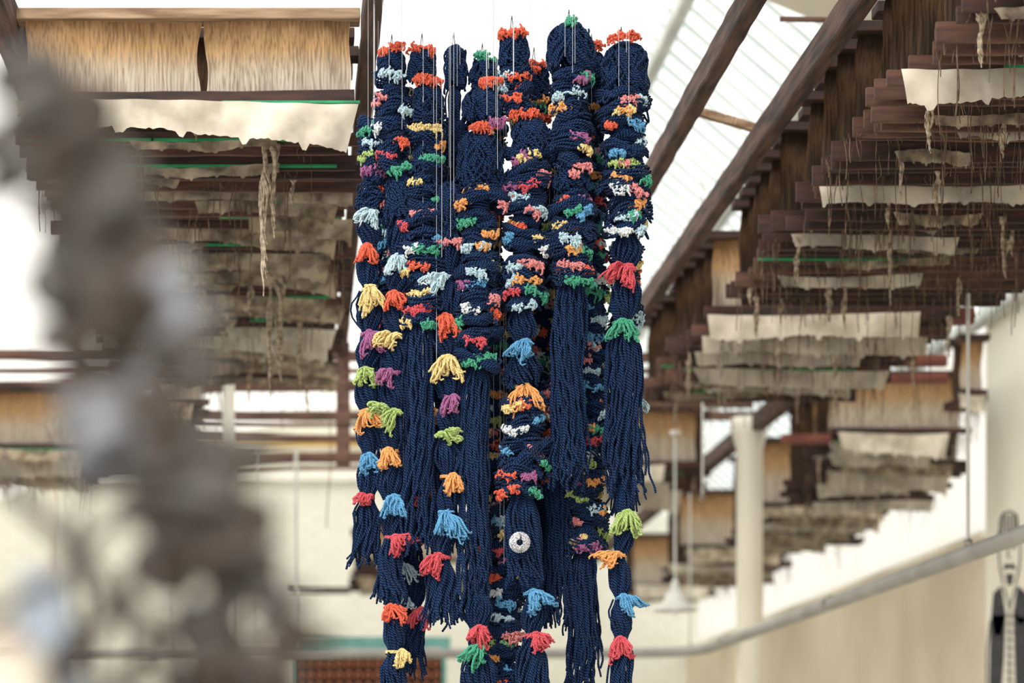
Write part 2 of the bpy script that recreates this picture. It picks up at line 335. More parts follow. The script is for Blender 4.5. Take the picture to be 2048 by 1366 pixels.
def frayed(x,y,z,L,w,parent,g,name='frayed_rope'):
    N=22;M=16;t=np.linspace(0,1,N)[None]
    a=g.uniform(0,6.28,(M,1)); R=w*(0.55+0.45*np.sin(t*9+g.uniform(0,6)))*(1-0.55*t)*g.uniform(0.3,1,(M,1))
    l=L*g.uniform(0.6,1,(M,1))
    sw=0.25*w*np.sin(t*7)
    X=x+sw+R*np.cos(a+t*6)+0.1*w*np.sin(t*31+a); Y=y+R*np.sin(a+t*6); Z=z-l*t
    return mk(name,*tubes(np.stack([X,Y,Z],-1),0.0042*(w/0.02)**0.5*(1-0.6*t)*np.ones((M,N)),5),ROPE,parent)
def harness(x0,x1,d,hb,ht,seed,label,group,cl=None,green=None,dn=26,gap=None,ropes=(),boards=2,lbd=False,rope_p=0.25,cm=None,jx=0.04,bm=None,bh=(0.03,0.055)):
    g=np.random.default_rng(seed)
    zb=CZ+hb; zt=CZ+ht
    root=empty('loom_harness',((x0+x1)/2,d,zb))
    tag(root,label,'loom harness',group)
    curtain(x0+0.03,x1-0.03,d,zb,zt,root,gap,g,cm)
    box('top_board',x0,x1,d-0.075,d+0.01,zt-0.012,zt+0.022,LBOARD if lbd else BOARD,root,bev=0.003)
    for k in range(boards):
        j0,j1=g.uniform(-jx,jx,2)
        yy=d-0.03+0.055*k; zz=zb-0.012*k+g.normal()*0.006
        timber('comber_board',(x0+j0,yy,zz+g.normal()*0.006),(x1+j1,yy,zz+g.normal()*0.006),0.016,g.uniform(*bh),bm or BOARD,root,seed=seed+k,n=14)
    if green:
        for (a,b) in green:
            box('green_edge',x0+(x1-x0)*a,x0+(x1-x0)*b,d-0.052,d-0.038,zb-0.012,zb-0.004,GREEN,root,bev=0.001)
    if cl:
        for (a,b,hh,m,sag) in cl:
            cloth(x0+(x1-x0)*a,x0+(x1-x0)*b,d-0.045,zb-0.01,hh,root,g,m,sag,curl=0.15*g.uniform())
    if dn: dangles(x0,x1,d-0.02,zb-0.02,dn,root,g)
    if g.uniform()<rope_p:
        frayed(g.uniform(x0+0.05,x1-0.05),d,zb-0.01,g.uniform(0.1,0.22),0.014,root,g)
    for (rx,L,w) in ropes: frayed(rx,d-0.05,zb-0.02,L,w,root,g)
    return root
HB=2.07; HT=2.40
d0=7.45
LX0,LX1=-0.87,0.184
harness(LX0,LX1,d0,(VY-208)*d0/F,(VY-45)*d0/F,100,'loom harness with tan thread curtain and hanging calico cloth','stacked loom harnesses by the yarn sculpture',
   cl=[(0.0,0.995,0.12,CLOTH,0.3)],green=[(0.6,1.0),(0.0,0.35)],gap=XX(405,d0),dn=10,lbd=True,boards=1)
gl=np.random.default_rng(5)
i=0; d=d0+0.2
while d<11.9:
    i+=1
    cl=[]
    u=gl.uniform()
    if u<0.7:
        a=gl.uniform(0.0,0.7); cl.append((a,gl.uniform(0.92,1.02),gl.uniform(0.045,0.075),CLOTH if gl.uniform()<0.45 else GREYCL,0.7))
    elif u<0.95:
        a=gl.uniform(0.0,0.4); cl.append((a,a+gl.uniform(0.3,0.6),gl.uniform(0.03,0.05),GREYCL,0))
    gr=[]
    if gl.uniform()<0.7: gr.append((gl.uniform(0.2,0.7),gl.uniform(0.85,1.0)))
    if gl.uniform()<0.5: gr.append((gl.uniform(0.0,0.15),gl.uniform(0.2,0.4)))
    ropes=[(gl.uniform(-0.6,0.12),gl.uniform(0.08,0.18),gl.uniform(0.01,0.016)) for _ in range(gl.integers(0,2))]
    if i==1: ropes+=[(XX(528,d),0.50,0.026),(XX(548,d),0.30,0.016)]
    if i==11: ropes+=[(XX(560,d),0.42,0.03),(XX(540,d),0.5,0.015)]
    if i==16: ropes+=[(XX(600,d),0.3,0.018)]
    harness(LX0+gl.uniform(-.02,.02),LX1+gl.uniform(-0.03,0.01),d,HB+gl.uniform(-.02,.015),HT,120+i,'loom harness of brown boards, dusty cloth and hanging threads','stacked loom harnesses by the yarn sculpture',
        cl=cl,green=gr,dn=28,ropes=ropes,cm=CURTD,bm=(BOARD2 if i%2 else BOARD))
    d+=0.185
gl=np.random.default_rng(11)
d=6.1; i=0
special={6.9:(0.0,0.7,0.10),7.6:(0.3,0.7,0.05),8.1:(0.0,0.8,0.075),8.9:(0.05,0.6,0.06),9.5:(0.1,0.6,0.055),10.35:(0.0,0.85,0.12),10.75:(0.05,0.95,0.10),11.1:(0.1,0.8,0.08),11.5:(0.1,1.0,0.09),12.0:(0.25,0.9,0.08)}
used=set()
while d<12.3:
    if not(9.8<d<10.25):
        cl=[]
        for k,v in special.items():
            if abs(k-d)<0.12 and k not in used:
                used.add(k); cl.append((v[0],v[1],v[2],CLOTH,0.1)); break
        if not cl and gl.uniform()<0.6:
            a=gl.uniform(0,0.5); cl.append((a,a+gl.uniform(0.2,0.5),gl.uniform(0.03,0.055),GREYCL,0))
        gr=[]
        if gl.uniform()<0.12 or d>11.3: gr.append((gl.uniform(0.0,0.3),gl.uniform(0.4,0.9)))
        ropes=[(gl.uniform(1.75,2.8),gl.uniform(0.08,0.24),gl.uniform(0.008,0.018)) for _ in range(gl.integers(1,3))]
        harness(1.715+gl.uniform(-.03,.04),2.83+gl.uniform(-.06,.04),d,HB+gl.uniform(-.03,.03),HT,200+i,'loom harness of dark boards with ragged cloth and dangling threads','stacked loom harnesses under the skylight',
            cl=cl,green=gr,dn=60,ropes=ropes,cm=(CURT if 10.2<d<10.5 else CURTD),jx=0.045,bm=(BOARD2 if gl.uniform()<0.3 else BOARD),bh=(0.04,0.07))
    d+=0.185; i+=1
def stack(x0,x1,ds,seed,group,lab='loom harness with amber threads, pale cloth and dangling ends',clp=0.75,hb=HB,ht=HT,jx=0.06,dn=45):
    g=np.random.default_rng(seed)
    for j,dd in enumerate(ds):
        cl=[(g.uniform(0,0.2),g.uniform(0.7,1.0),g.uniform(0.07,0.13),CLOTH if g.uniform()<0.6 else GREYCL,0.2)] if (j==0 or g.uniform()<clp) else []
        gr=[(0.1,0.8)] if g.uniform()<0.35 else []
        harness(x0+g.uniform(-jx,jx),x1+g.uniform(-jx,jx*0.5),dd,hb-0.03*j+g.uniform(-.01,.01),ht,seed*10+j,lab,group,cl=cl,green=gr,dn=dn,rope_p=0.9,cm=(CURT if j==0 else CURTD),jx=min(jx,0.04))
stack(1.72,2.52,[14.9,15.1,15.3,15.5],31,'loom harnesses before the back wall')
stack(3.58,3.76,[13.25,13.38],32,'loom harnesses along the low wall',hb=2.22,ht=2.52,jx=0.01)
stack(2.98,3.76,[13.7,13.85,14.0],33,'loom harnesses along the low wall',hb=2.08)
stack(3.0,3.9,[14.2,14.4,14.6,14.8,15.0],41,'loom harnesses along the low wall',hb=1.98)
stack(3.02,3.92,[16.2,16.4,16.6,16.8,17.1],34,'loom harnesses along the low wall',hb=1.96)
stack(3.0,3.92,[18.9,19.15,19.4,19.65,19.9],35,'loom harnesses along the low wall',hb=1.96)
stack(3.0,3.9,[22.0,22.4],36,'loom harnesses along the low wall',hb=1.95)
stack(-1.9,-1.2,[14.2,14.4,14.6,14.8],37,'loom harnesses before the back wall')
stack(-0.75,-0.5,[12.6,12.8,13.0],38,'loom harnesses before the back wall')
stack(0.5,1.85,[21.0,21.3,21.6,21.9,22.2],39,'loom harnesses before the back wall')

# ------------------------------------------------------------ pipe
def polyround(pts,rad,seg=8):
    pts=[np.array(p,float) for p in pts]; out=[pts[0]]
    for a,b,c in zip(pts[:-2],pts[1:-1],pts[2:]):
        u=(a-b)/np.linalg.norm(a-b); v=(c-b)/np.linalg.norm(c-b)
        for k in range(seg+1):
            t=k/seg; out.append((1-t)**2*(b+u*rad)+2*t*(1-t)*b+t*t*(b+v*rad))
    out.append(pts[-1])
    res=[out[0]]
    for p in out[1:]:
        L=np.linalg.norm(p-res[-1]); n=max(1,int(L/0.3)); q=res[-1]
        for k in range(1,n+1): res.append(q+(p-q)*k/n)
    return np.array(res)
ZP=2.6
pp=polyround([(2.73,7.0,ZP),(2.66,16.3,ZP-0.01),(-4.15,16.6,ZP)],0.6)
po=mk('overhead_pipe',*tubes(pp,0.034,20),PIPE); tag(po,'long grey galvanised pipe bending across the room','pipe')
for yy in (12.3,15.2):
    x=2.73-0.07*(yy-7)/9.3
    V,Q=tubes(np.array([(x,yy-0.04,ZP),(x,yy+0.04,ZP)]),0.039,20); mk('pipe_collar',V,Q,PIPE,po)
for xx in (0.9,-1.5):
    V,Q=tubes(np.array([(xx-0.05,16.45,ZP),(xx+0.05,16.45,ZP)]),0.039,20); mk('pipe_collar',V,Q,PIPE,po)
def rod(px,d,y0,z1,label='thin pale steel rod holding the overhead pipe',r=0.006):
    x=XX(px,d)
    o=mk('hanger_rod',*tubes(np.array([(x,d,z) for z in np.linspace(y0,z1,8)]),r,8),ENA); tag(o,label,'rod','pipe hanger rods')
    V,Q=tubes(np.array([(x,d-0.02,y0),(x,d+0.02,y0)]),0.014,12); mk('clamp',V,Q,PIPE,o)
rod(1936,9.75,ZP+0.04,HZ(470,9.75),r=0.008)
rod(1380,16.2,ZP+0.04,4.0)
rod(592,16.5,ZP+0.04,4.0,r=0.012)
rod(345,16.5,ZP+0.04,4.0)
rod(512,16.5,ZP+0.04,4.0)
rod(1405,12.8,3.2,4.9,'thin pale steel rod by the skylight beam',r=0.005)
WIRE=[(430,13.4,980),(560,13.4,860),(657,13.4,1055),(392,14.4,900)]
for k,(px,dd,yb) in enumerate(WIRE):
    zz=np.linspace(HZ(yb,dd),CZ+2.41,14); x=XX(px,dd)+0.012*np.sin(zz*7+k)
    o=mk('loose_cord',*tubes(np.stack([x,dd+0*zz,zz],-1),0.003,6),THREAD); tag(o,'thin brown cord dangling from a cross beam','cord','cords dangling from the cross beams')

# ------------------------------------------------------------ pendant lamp
ld=14.6; lx=XX(1350,ld); lz=HZ(1222,ld)
lamp=empty('pendant_lamp',(lx,ld,lz)); tag(lamp,'white enamel pendant lamp with wide flat-rimmed shade','lamp')
prof=[(0.132,0.0),(0.134,0.006),(0.126,0.016),(0.10,0.032),(0.078,0.05),(0.064,0.075),(0.056,0.10),(0.04,0.12),(0.024,0.13),(0.022,0.18),(0.01,0.19),(0.001,0.19)]
mk('lamp_shade',*lathe(prof,(lx,ld,lz),n=36),ENA,lamp)
mk('bulb',*lathe([(0.001,-0.03),(0.02,-0.025),(0.03,0.0),(0.025,0.03),(0.012,0.06),(0.001,0.06)],(lx,ld,lz+0.01)),NYL,lamp)
mk('lamp_stem',*tubes(np.array([(lx,ld,z) for z in np.linspace(lz+0.18,CZ+2.2,8)]),0.007,10),ENA,lamp)
mk('ceiling_rose',*lathe([(0.02,0),(0.03,0.01),(0.032,0.03),(0.001,0.03)],(lx,ld,CZ+2.2)),ENA,lamp)

# ------------------------------------------------------------ spool cabinet
cd=18.5
cx0,cx1=XX(580,cd),XX(893,cd); ct=HZ(1274,cd)
cab=empty('spool_rack',((cx0+cx1)/2,cd,0)); tag(cab,'teal painted wooden rack filled with brown spools','rack')
box('rack_top',cx0-0.05,cx1+0.03,cd-0.03,cd+0.3,ct-0.1,ct,TEAL,cab)
box('back_panel',cx0,cx1,cd+0.26,cd+0.29,0,ct-0.09,DARK,cab)
for x in (cx0,cx1-0.03): box('side_panel',x,x+0.03,cd,cd+0.26,0,ct-0.09,TEAL,cab)
rows=4; cols=15; sp=(cx1-cx0-0.08)/cols
V,Q=lathe([(0.001,-0.06),(0.012,-0.06),(0.012,-0.058),(0.030,-0.058),(0.032,-0.052),(0.030,-0.045),(0.016,-0.03),(0.015,0.03),(0.030,0.045),(0.032,0.055),(0.001,0.058)],(0,0,0),'y',20)
first=None
for r in range(rows):
    zz=ct-0.205-r*0.088
    box('shelf',cx0+0.03,cx1-0.03,cd+0.01,cd+0.26,zz-0.044,zz-0.034,WOODX,cab,bev=0.001)
    for c in range(cols):
        loc=(cx0+0.055+sp*(c+0.5)-0.015,cd+0.07,zz)
        if first is None:
            first=mk('wooden_spool',V,Q,SPOOLW,origin=(0,0,0)); o=first
            fp=mk('spool_bore',*lathe([(0.001,-0.0612),(0.015,-0.0612),(0.015,-0.056)],(0,0,0),'y',12),DARK,first,origin=(0,0,0))
        else:
            o=first.copy(); COL.objects.link(o); q=fp.copy(); q.parent=o; COL.objects.link(q)
        o.location=loc; tag(o,'turned reddish brown wooden spool on rack','spool','wooden spools in the teal rack')

# ------------------------------------------------------------ wall drawing
WXp=3.996
def wp(px,py):
    d=4.0*F/(px-VX); return (WXp,d,HZ(py,d))
dacc=Acc()
def stroke(pts,w):
    for (a,b) in zip(pts[:-1],pts[1:]):
        a=np.array(a,float); b=np.array(b,float); t=(b-a)/(np.linalg.norm(b-a)+1e-9); n=np.array([-t[1],t[0]])*w/2
        q=[a+n,a-n,b-n,b+n]; dacc.add(np.array([wp(*v) for v in q]),np.array([[0,1,2,3]]))
def fill(pts):
    c=np.mean(np.array(pts,float),0)
    for a,b in zip(pts,pts[1:]+pts[:1]):
        m=(np.array(a)+np.array(b))/2
        dacc.add(np.array([wp(*c),wp(*a),wp(*m),wp(*b)]),np.array([[0,1,2,3]]))
stroke([(2000,1066),(2001,1040),(2008,1026),(2022,1022),(2034,1030),(2038,1066)],3); stroke([(1996,1067),(2044,1067)],5)
for x in (2007,2014,2021,2028,2034): stroke([(x,1028),(x,1064)],2)
for y in (1036,1046,1056): stroke([(2001,y),(2037,y)],2)
stroke([(2001,1068),(1998,1100),(2001,1140),(2008,1168)],2.4); stroke([(2039,1068),(2042,1100),(2039,1140),(2032,1168)],2.4)
stroke([(2004,1084),(2014,1080)],4); stroke([(2024,1080),(2036,1084)],4)
fill([(2005,1094),(2010,1090),(2015,1094),(2010,1098)]); fill([(2024,1094),(2029,1090),(2034,1094),(2029,1098)])
stroke([(2019,1092),(2016,1114),(2024,1116)],2)
fill([(2006,1140),(2013,1126),(2020,1130),(2027,1126),(2034,1140),(2026,1137),(2013,1137)])
fill([(2012,1148),(2028,1148),(2024,1170),(2016,1170)])
fill([(2003,1172),(1988,1186),(1984,1230),(1990,1270),(2004,1270),(2012,1230)])
fill([(1984,1230),(1981,1300),(1979,1420),(2000,1420),(2008,1320),(2012,1230)])
fill([(2036,1172),(2054,1186),(2060,1240),(2040,1250),(2028,1228)])
fill([(2028,1228),(2060,1240),(2066,1420),(2034,1420),(2031,1320)])
stroke([(2008,1172),(2020,1215),(2033,1172)],2.4)
for y in range(1230,1400,16): stroke([(2013,y),(2029,y+3)],2)
stroke([(2020,1215),(2019,1420)],2)
stroke([(1982,1240),(1975,1300),(1974,1420)],2.5)
tag(mk('wall_drawing',*dacc.get(),INK,smooth=False),'black ink drawing of bearded man in cap and coat','drawing')

# ------------------------------------------------------------ yarn sculpture
S=7.0/F
SD=7.0
def C(x,y,dep,off):
    x,y,dep=np.broadcast_arrays(np.asarray(x,float),np.asarray(y,float),np.asarray(dep,float))
    return np.stack([(x-VX)*S,SD+off+dep*S,CZ+(VY-y)*S],-1)
YR=2.25
def bundle(acc,x0,x1,y0,y1,w,off,g,p0=0.5,p1=0.5,loose=False,dome=False):
    L=y1-y0; N=max(8,int(L/10)); t=np.linspace(0,1,N)[None]
    bx1,bx2=g.uniform(0,6.3,2)
    for layer,(fr,dn) in enumerate(((1.0,0.86),(0.76,0.65))):
        M=int(math.pi*w/4.9*dn)
        a=np.arange(M)[:,None]*2*np.pi/M+g.normal(0,0.12,(M,1))
        tt=np.repeat(t,M,0)
        ye=np.full((M,1),float(y1))
        if loose: ye=y1-np.abs(g.normal(0,0.12,(M,1)))*min(L,320)-layer*8+g.uniform(-6,16,(M,1))
        Y=y0+(ye-y0)*tt
        s=(Y-y0); e=(y1-Y)
        q=np.clip(s/(0.75*w),0,1); q=np.sqrt(1-(1-q)**2) if dome else q*q*(3-2*q)
        R=p0+(1-p0)*q
        if not loose:
            q2=np.clip(e/(0.75*w),0,1); q2=q2*q2*(3-2*q2); R=R*(p1+(1-p1)*q2)
        else: R=R*(1.0+0.14*tt-0.12*np.sin(tt*3.1))
        bul=(g.uniform(0,1,(M,1))<0.22)*g.uniform(2,8,(M,1))*np.sin(Y*0.03+g.uniform(0,6.3,(M,1)))
        R=R*w/2*fr*(1+g.normal(0,0.08,(M,1)))*(1+0.06*np.sin(Y*0.05+bx1)+0.11*np.sin(2*a+bx2)+0.07*np.sin(5*a+bx1))+bul
        am=(3.2 if not dome else 5)
        wob=am*np.sin(Y*0.045*g.uniform(0.6,1.5,(M,1))+g.uniform(0,6.3,(M,1)))+1.7*np.sin(Y*0.16*g.uniform(.8,1.2,(M,1))+g.uniform(0,6.3,(M,1)))
        tw=a+0.5*np.sin(tt*3+bx1)+wob/(w*0.6)
        X=x0+(x1-x0)*tt+R*np.cos(tw)+3*np.sin(Y*0.018+bx2); D=R*0.85*np.sin(tw)
        if loose:
            X=X+g.normal(0,6,(M,1))*tt**4+2.4*np.sin(Y*0.11+a*7)*tt**3; D=D+g.normal(0,4,(M,1))*tt**4
        acc.add(*tubes(C(X,Y,D,off),YR*S*g.uniform(0.8,1.15,(M,1))*np.ones((M,N)),5))
    N=8; t=np.linspace(0.03,0.92 if not loose else 0.75,N)
    rr=np.full((1,N),w*0.26*S); rr[0,0]*=0.5; rr[0,-1]*=0.4
    acc.add(*tubes(C(x0+(x1-x0)*t,y0+L*t,0*t,off)[None],rr,8))
def drape(acc,x,y0,y1,w,off,g):
    L=y1-y0; M=int(w*1.0); N=24; t=np.linspace(0,1,N)[None]
    a=g.uniform(0,2*np.pi,(M,1)); fr=np.sqrt(g.uniform(0.6,1.2,(M,1)))
    bot=y1-np.abs(g.normal(0,0.25,(M,1)))*L+g.uniform(-4,8,(M,1))
    da=g.normal(0,0.5,(M,1))
    s=np.clip(t/0.55,0,1); up=np.clip((t-0.6)/0.4,0,1)
    Y=y0+g.uniform(-4,4,(M,1))+(bot-y0)*np.where(t<0.55,s,1-up*0.8)+ (np.abs(t-0.575)<0.03)*3
    q=np.clip((Y-y0)/(0.6*w),0,1); R=w/2*fr*(0.15+0.85*np.sqrt(1-(1-q)**2))
    aa=a+da*np.clip((t-0.5)*5,0,1)+0.4*np.sin(t*9+a*3)
    X=x+R*np.cos(aa)+4*np.sin(Y*0.09+a*5); D=R*0.85*np.sin(aa)-3*np.clip((t-0.5)*4,0,1)
    acc.add(*tubes(C(X,Y,D,off),YR*S*np.ones((M,N)),5))
    bundle(acc,x,x,y0+3,y1-6,w*0.78,off,g,p0=0.15,loose=True,dome=True)
def ruche(acc,x0,x1,y0,y1,w,off,g,sp=27):
    w=w*0.96
    n=max(1,int(round((y1-y0)/sp))); sp=(y1-y0)/n; cs=[]
    th=np.linspace(0,2*np.pi*1.03,34)[None]
    wv=g.uniform(0,6.3)
    for i in range(n):
        u=(i+0.5)/n; cy=y0+(y1-y0)*u+g.normal(0,2.5); cx=x0+(x1-x0)*u+g.normal(0,4)
        rm=sp*0.42*g.uniform(0.7,1.35); ww=w*(g.uniform(0.78,1.18)+0.08*math.sin(i*0.9+wv)); RM=ww/2-rm*0.75
        M=15; ph=np.arange(M)[:,None]*2*np.pi/M+g.uniform(0,6)
        tilt=g.normal(0,0.2); p1,p2,p3,p4=g.uniform(0,6.3,4)
        lob=0.58+0.62*np.abs(np.sin((1.5+g.integers(0,3)*0.5)*th+p1))
        rr=rm*lob*(1+g.normal(0,0.12,(M,1)))
        fi=ph+th*g.uniform(0.15,0.8)*g.choice([-1,1])
        rad=RM+rr*np.cos(fi)+1.6*np.sin(th*3+p2+ph)+3.5*np.sin(3*th+p4)
        X=cx+rad*np.cos(th); D=rad*0.9*np.sin(th)
        Y=cy+rr*np.sin(fi)+tilt*rad*np.cos(th)+4.5*np.sin(2*th+p3)+1.0*np.sin(th*7+ph*3)
        acc.add(*tubes(C(X,Y,D,off),YR*S*np.ones((M,34)),5))
        K=9; a=g.uniform(math.pi*0.95,2.05*math.pi,(K,1)) ; s=np.linspace(0,1,9)[None]
        hump=np.sin(s*np.pi)
        r0=RM+rm*0.75+hump*g.uniform(3,10,(K,1)); aa=a+(s-0.5)*g.uniform(0.2,0.75,(K,1))
        Yl=cy+g.uniform(-8,6,(K,1))+hump*g.uniform(-4,18,(K,1))
        acc.add(*tubes(C(cx+r0*np.cos(aa),Yl,0.9*r0*np.sin(aa),off),YR*S*np.ones((K,9)),5))
        cs.append((cx,cy+sp*0.45,RM+rm*0.7))
    N=10;t=np.linspace(0,1,N); acc.add(*tubes(C(x0+(x1-x0)*t,y0+(y1-y0)*t,0*t,off)[None],w*0.27*S,8))
    return cs
def tuft_cluster(parent,cx,cy,R,ang,off,col,g,sc=1.0):
    acc=Acc(); M=int(48*sc); s=np.linspace(0,1,10)[None]
    nb=g.integers(2,4); bc=np.linspace(-0.7,0.7,nb)+g.normal(0,0.12,nb); bi=g.integers(0,nb,M)
    u=(bc[bi]+g.normal(0,0.3,M))[:,None]; by=g.normal(0,4,nb)[bi][:,None]
    wid=23*sc
    a=ang+u*wid/max(R,20)
    h=g.uniform(2,11,(M,1)); yc=cy+by+g.uniform(-6,4,(M,1))
    dr=g.normal(0,1,(M,1)); hump=np.sin(s*np.pi*0.9)
    rr=R+hump*h+g.uniform(-3,2,(M,1))
    aa=a+(s-0.4)*dr*0.16+0.04*np.sin(s*14+u*40)
    yy=yc+(s-0.3)*g.normal(5,7,(M,1))+2.4*np.sin(s*11+u*20)
    P=C(cx+rr*np.sin(aa),yy,-0.9*rr*np.cos(aa),off)
    rad=2.1*S*np.ones((M,10)); rad[:,-1]*=0.7
    acc.add(*tubes(P,rad,5))
    a2=ang+np.linspace(-1.05,1.05,14)*wid/max(R,20); R2=R+3
    acc.add(*tubes(C(cx+R2*np.sin(a2),cy+2*np.sin(a2*9),-0.9*R2*np.cos(a2),off)[None],3.0*S,5))
    o=mk('tuft',*acc.get(),CM[col],parent,uv=acc.uv()); o['label']=CN[col]+' yarn tuft'; return o
def tuft_fan(parent,x,y,bx,bw,off,col,g,sc=1.0):
    acc=Acc()
    th=np.linspace(0,2*np.pi*2.5,46)
    R=bw*0.34; wt=g.normal(0,0.15)
    acc.add(*tubes(C(bx+R*np.cos(th),y-10*sc+(th/15.7-0.5)*7+wt*R*np.cos(th),R*0.85*np.sin(th),off)[None],2.2*S,5))
    M=int(52*sc); s=np.linspace(0,1,14)[None]
    ti=g.normal(0,0.7); spread=g.uniform(0.55,1.15)
    fan=g.uniform(-1,1,(M,1)); fan=np.sign(fan)*np.abs(fan)**0.8
    L=g.uniform(20,44,(M,1))*sc*(1+0.22*np.sin(fan*g.uniform(3,6)+g.uniform(0,6)))*g.uniform(0.85,1.15)
    out=g.uniform(2,20,(M,1))*sc
    base=-(R*0.85+2)
    ang=fan*0.72*spread+ti*0.6
    cu=g.uniform(0,6.3,(M,1)); ca=g.uniform(1.5,5.0,(M,1))
    sl=np.where(s<0.88,s/0.88,1-(s-0.88)*1.1)
    X=x+fan*5+np.sin(ang)*L*sl*0.95+ca*np.sin(s*8+cu)*s+np.clip(s-0.85,0,1)*g.normal(0,24,(M,1))
    Y=y-10*sc-7*np.sin(s*np.pi)*sc+np.cos(ang)*L*sl**1.15+ca*0.8*np.sin(s*10+cu)*s
    D=base-out*np.sin(np.clip(s*2.3,0,2.2))-1+2.5*np.sin(s*8+cu*2)
    rad=2.2*S*np.ones((M,14)); rad[:,-1]*=0.7
    acc.add(*tubes(C(X,Y,D,off),rad,5))
    K=int(14*sc); s2=np.linspace(0,1,7)[None]; f=g.uniform(-1.5,1.5,(K,1)); l=g.uniform(8,18,(K,1))*sc
    acc.add(*tubes(C(x+np.sin(f)*l*s2,y-11*sc-np.cos(f)*l*s2*0.8+9*s2**2,base-7*np.sin(s2*2.5),off),2.2*S,5))
    kt=np.linspace(0,2*np.pi*2,24); kr=6*sc
    acc.add(*tubes(C(x+kr*np.cos(kt),y-11*sc+kr*0.7*np.sin(kt),base-4+3*np.sin(kt*1.5),off)[None],3*S,5))
    o=mk('tuft',*acc.get(),CM[col],parent,uv=acc.uv()); o['label']=CN[col]+' yarn tuft tied round the strand'; return o
KEYS=['or','co','co','ye','lg','gr','lb','bl','og','co','lb','ye','re','og','bl','lb','gr','wh','or','pu']
RAILZ=CZ+2.47
def strand(segs,off,seed,label,top,auto=0.95):
    g=np.random.default_rng(seed); np.random.seed(seed); acc=Acc(); rings=[]; fans=[]; clus=[]
    for s in segs:
        k=s[0]
        if k=='D': drape(acc,s[1],s[2],s[3],s[4],off,g)
        elif k=='R': rings+= [(r,s[6] if len(s)>6 else auto) for r in ruche(acc,s[1],s[2],s[3],s[4],s[5],off,g)]
        elif k=='T': bundle(acc,s[1],s[2],s[3],s[4],s[5],off,g,loose=True)
        elif k=='K':
            x0,y0=s[1]; w=s[4]; px,py=x0,y0
            for (bx,y,tx,c,sc) in s[2]:
                bundle(acc,px,bx,py,y,w*g.uniform(0.98,1.2),off,g,p0=0.45,p1=0.45); fans.append((tx,y+8,bx,w,c,sc)); px,py=bx,y
            bundle(acc,px,s[3][0],py,s[3][1],w*1.25,off,g,p0=0.4,loose=True)
        elif k=='f': fans.append((s[1],s[2],s[3],s[4],s[5],s[6]))
        elif k=='c': clus.append(s[1:])
    body=mk('yarn_strand',*acc.get(),NAVY,uv=acc.uv())
    tag(body,label,'yarn strand','hanging navy yarn strands')
    last=None; la=0
    busy=[c[1] for c in clus]+[f[1] for f in fans]
    for (r,p) in rings:
        if any(abs(r[1]-b)<24 for b in busy): continue
        for rep in range(2):
            if g.uniform()<(p if rep==0 else p*0.45):
                c=KEYS[g.integers(len(KEYS))]
                while c==last: c=KEYS[g.integers(len(KEYS))]
                last=c
                an=g.uniform(-1.25,1.25)
                if abs(an-la)<0.4: an=-an
                la=an
                tuft_cluster(body,r[0],r[1],r[2],an,off,c,g,g.uniform(0.55,0.95) if rep==0 else g.uniform(0.4,0.6))
    for (tx,y,bx,w,c,sc) in fans: tuft_fan(body,tx,y,bx,w,off,c,g,sc*0.95)
    for (x,y,cx,R,c,sc) in clus: tuft_cluster(body,cx,y,R,math.asin(max(-0.95,min(0.95,(x-cx)/R))),off,c,g,sc)
    tx,ty=top; a=Acc()
    ztop=RAILZ
    pt=C(tx,ty+12.,0.,off)
    a.add(*tubes(np.array([[pt+(0.006,0,0),pt+(0.001,0,0.055)],[pt-(0.006,0,0),pt-(-0.001,0,-0.055)]]),0.0011,5))
    mk('cord_loop',*a.get(),CORD,body)
    a=Acc(); up=pt+np.array([0.001,0,0.05])
    for k in range(4):
        q=pt+np.array([g.uniform(-0.03,0.03),-0.045-0.015*k,-g.uniform(0.0,0.25)]) if k else up
        a.add(*tubes(np.array([[q,np.array([q[0],q[1],(q[2]+ztop)/2]),np.array([q[0],q[1],ztop])]]),0.00045,4))
    mk('nylon_line',*a.get(),NYL,body)
    return body
LR='navy yarn strand, ruched folds dotted with colourful tufts'
LK='navy yarn strand tied into sections with bright tufts'
LT='navy yarn strand, ruched above and long tassel below'
bk=0.23
for i,(x,y0,y1,w,ye) in enumerate([(815,200,900,62,1080),(905,230,760,62,1100),(985,100,1150,56,1330),(1080,130,960,58,1120),(1195,150,1080,60,1300),(1275,130,900,42,1010),(768,240,620,44,900),(1110,300,900,56,1240),(1015,560,1380,72,1450)]):
    strand([('R',x,x+random.uniform(-8,8),y0,y1,w,0.9),('T',x,x-3,y1-6,ye,w*0.7),('D',x,y0-22,y0+30,w*0.8)],bk+0.09*(i%2),300+i,LT,(x,y0-25))
md=0.115
strand([('D',915,68,158,38),('T',915,908,150,330,24),('D',918,222,305,40),('R',905,900,330,470,50,0.6)],md,401,'navy yarn strand with bare folded skein at top',(912,66))
strand([('D',973,92,150,46),('R',975,985,145,260,44),('c',982,100,973,20,'gr',0.9)],md,402,LR,(970,88))
strand([('D',1192,78,130,42),('R',1190,1190,120,660,60),('R',1185,1180,655,1100,70),('T',1178,1170,1090,1400,50),('c',1190,78,1192,20,'or',1.0)],md,403,LR,(1192,68))
strand([('D',1080,108,165,42),('c',1080,108,1080,20,'or',0.9),('R',1078,1085,160,330,50)],md,404,LR,(1075,96))
strand([('R',1272,1268,140,640,40),('K',(1268,640),[(1268,780,1282,'lb',1.0),(1266,850,1266,'re',0.8)],(1262,1010),34)],md+0.03,405,LK,(1275,130))
strand([('K',(832,1080),[(832,1215,845,'re',0.9)],(830,1345),34),('R',832,832,600,1080,50,0.3)],md,406,LK,(832,590))
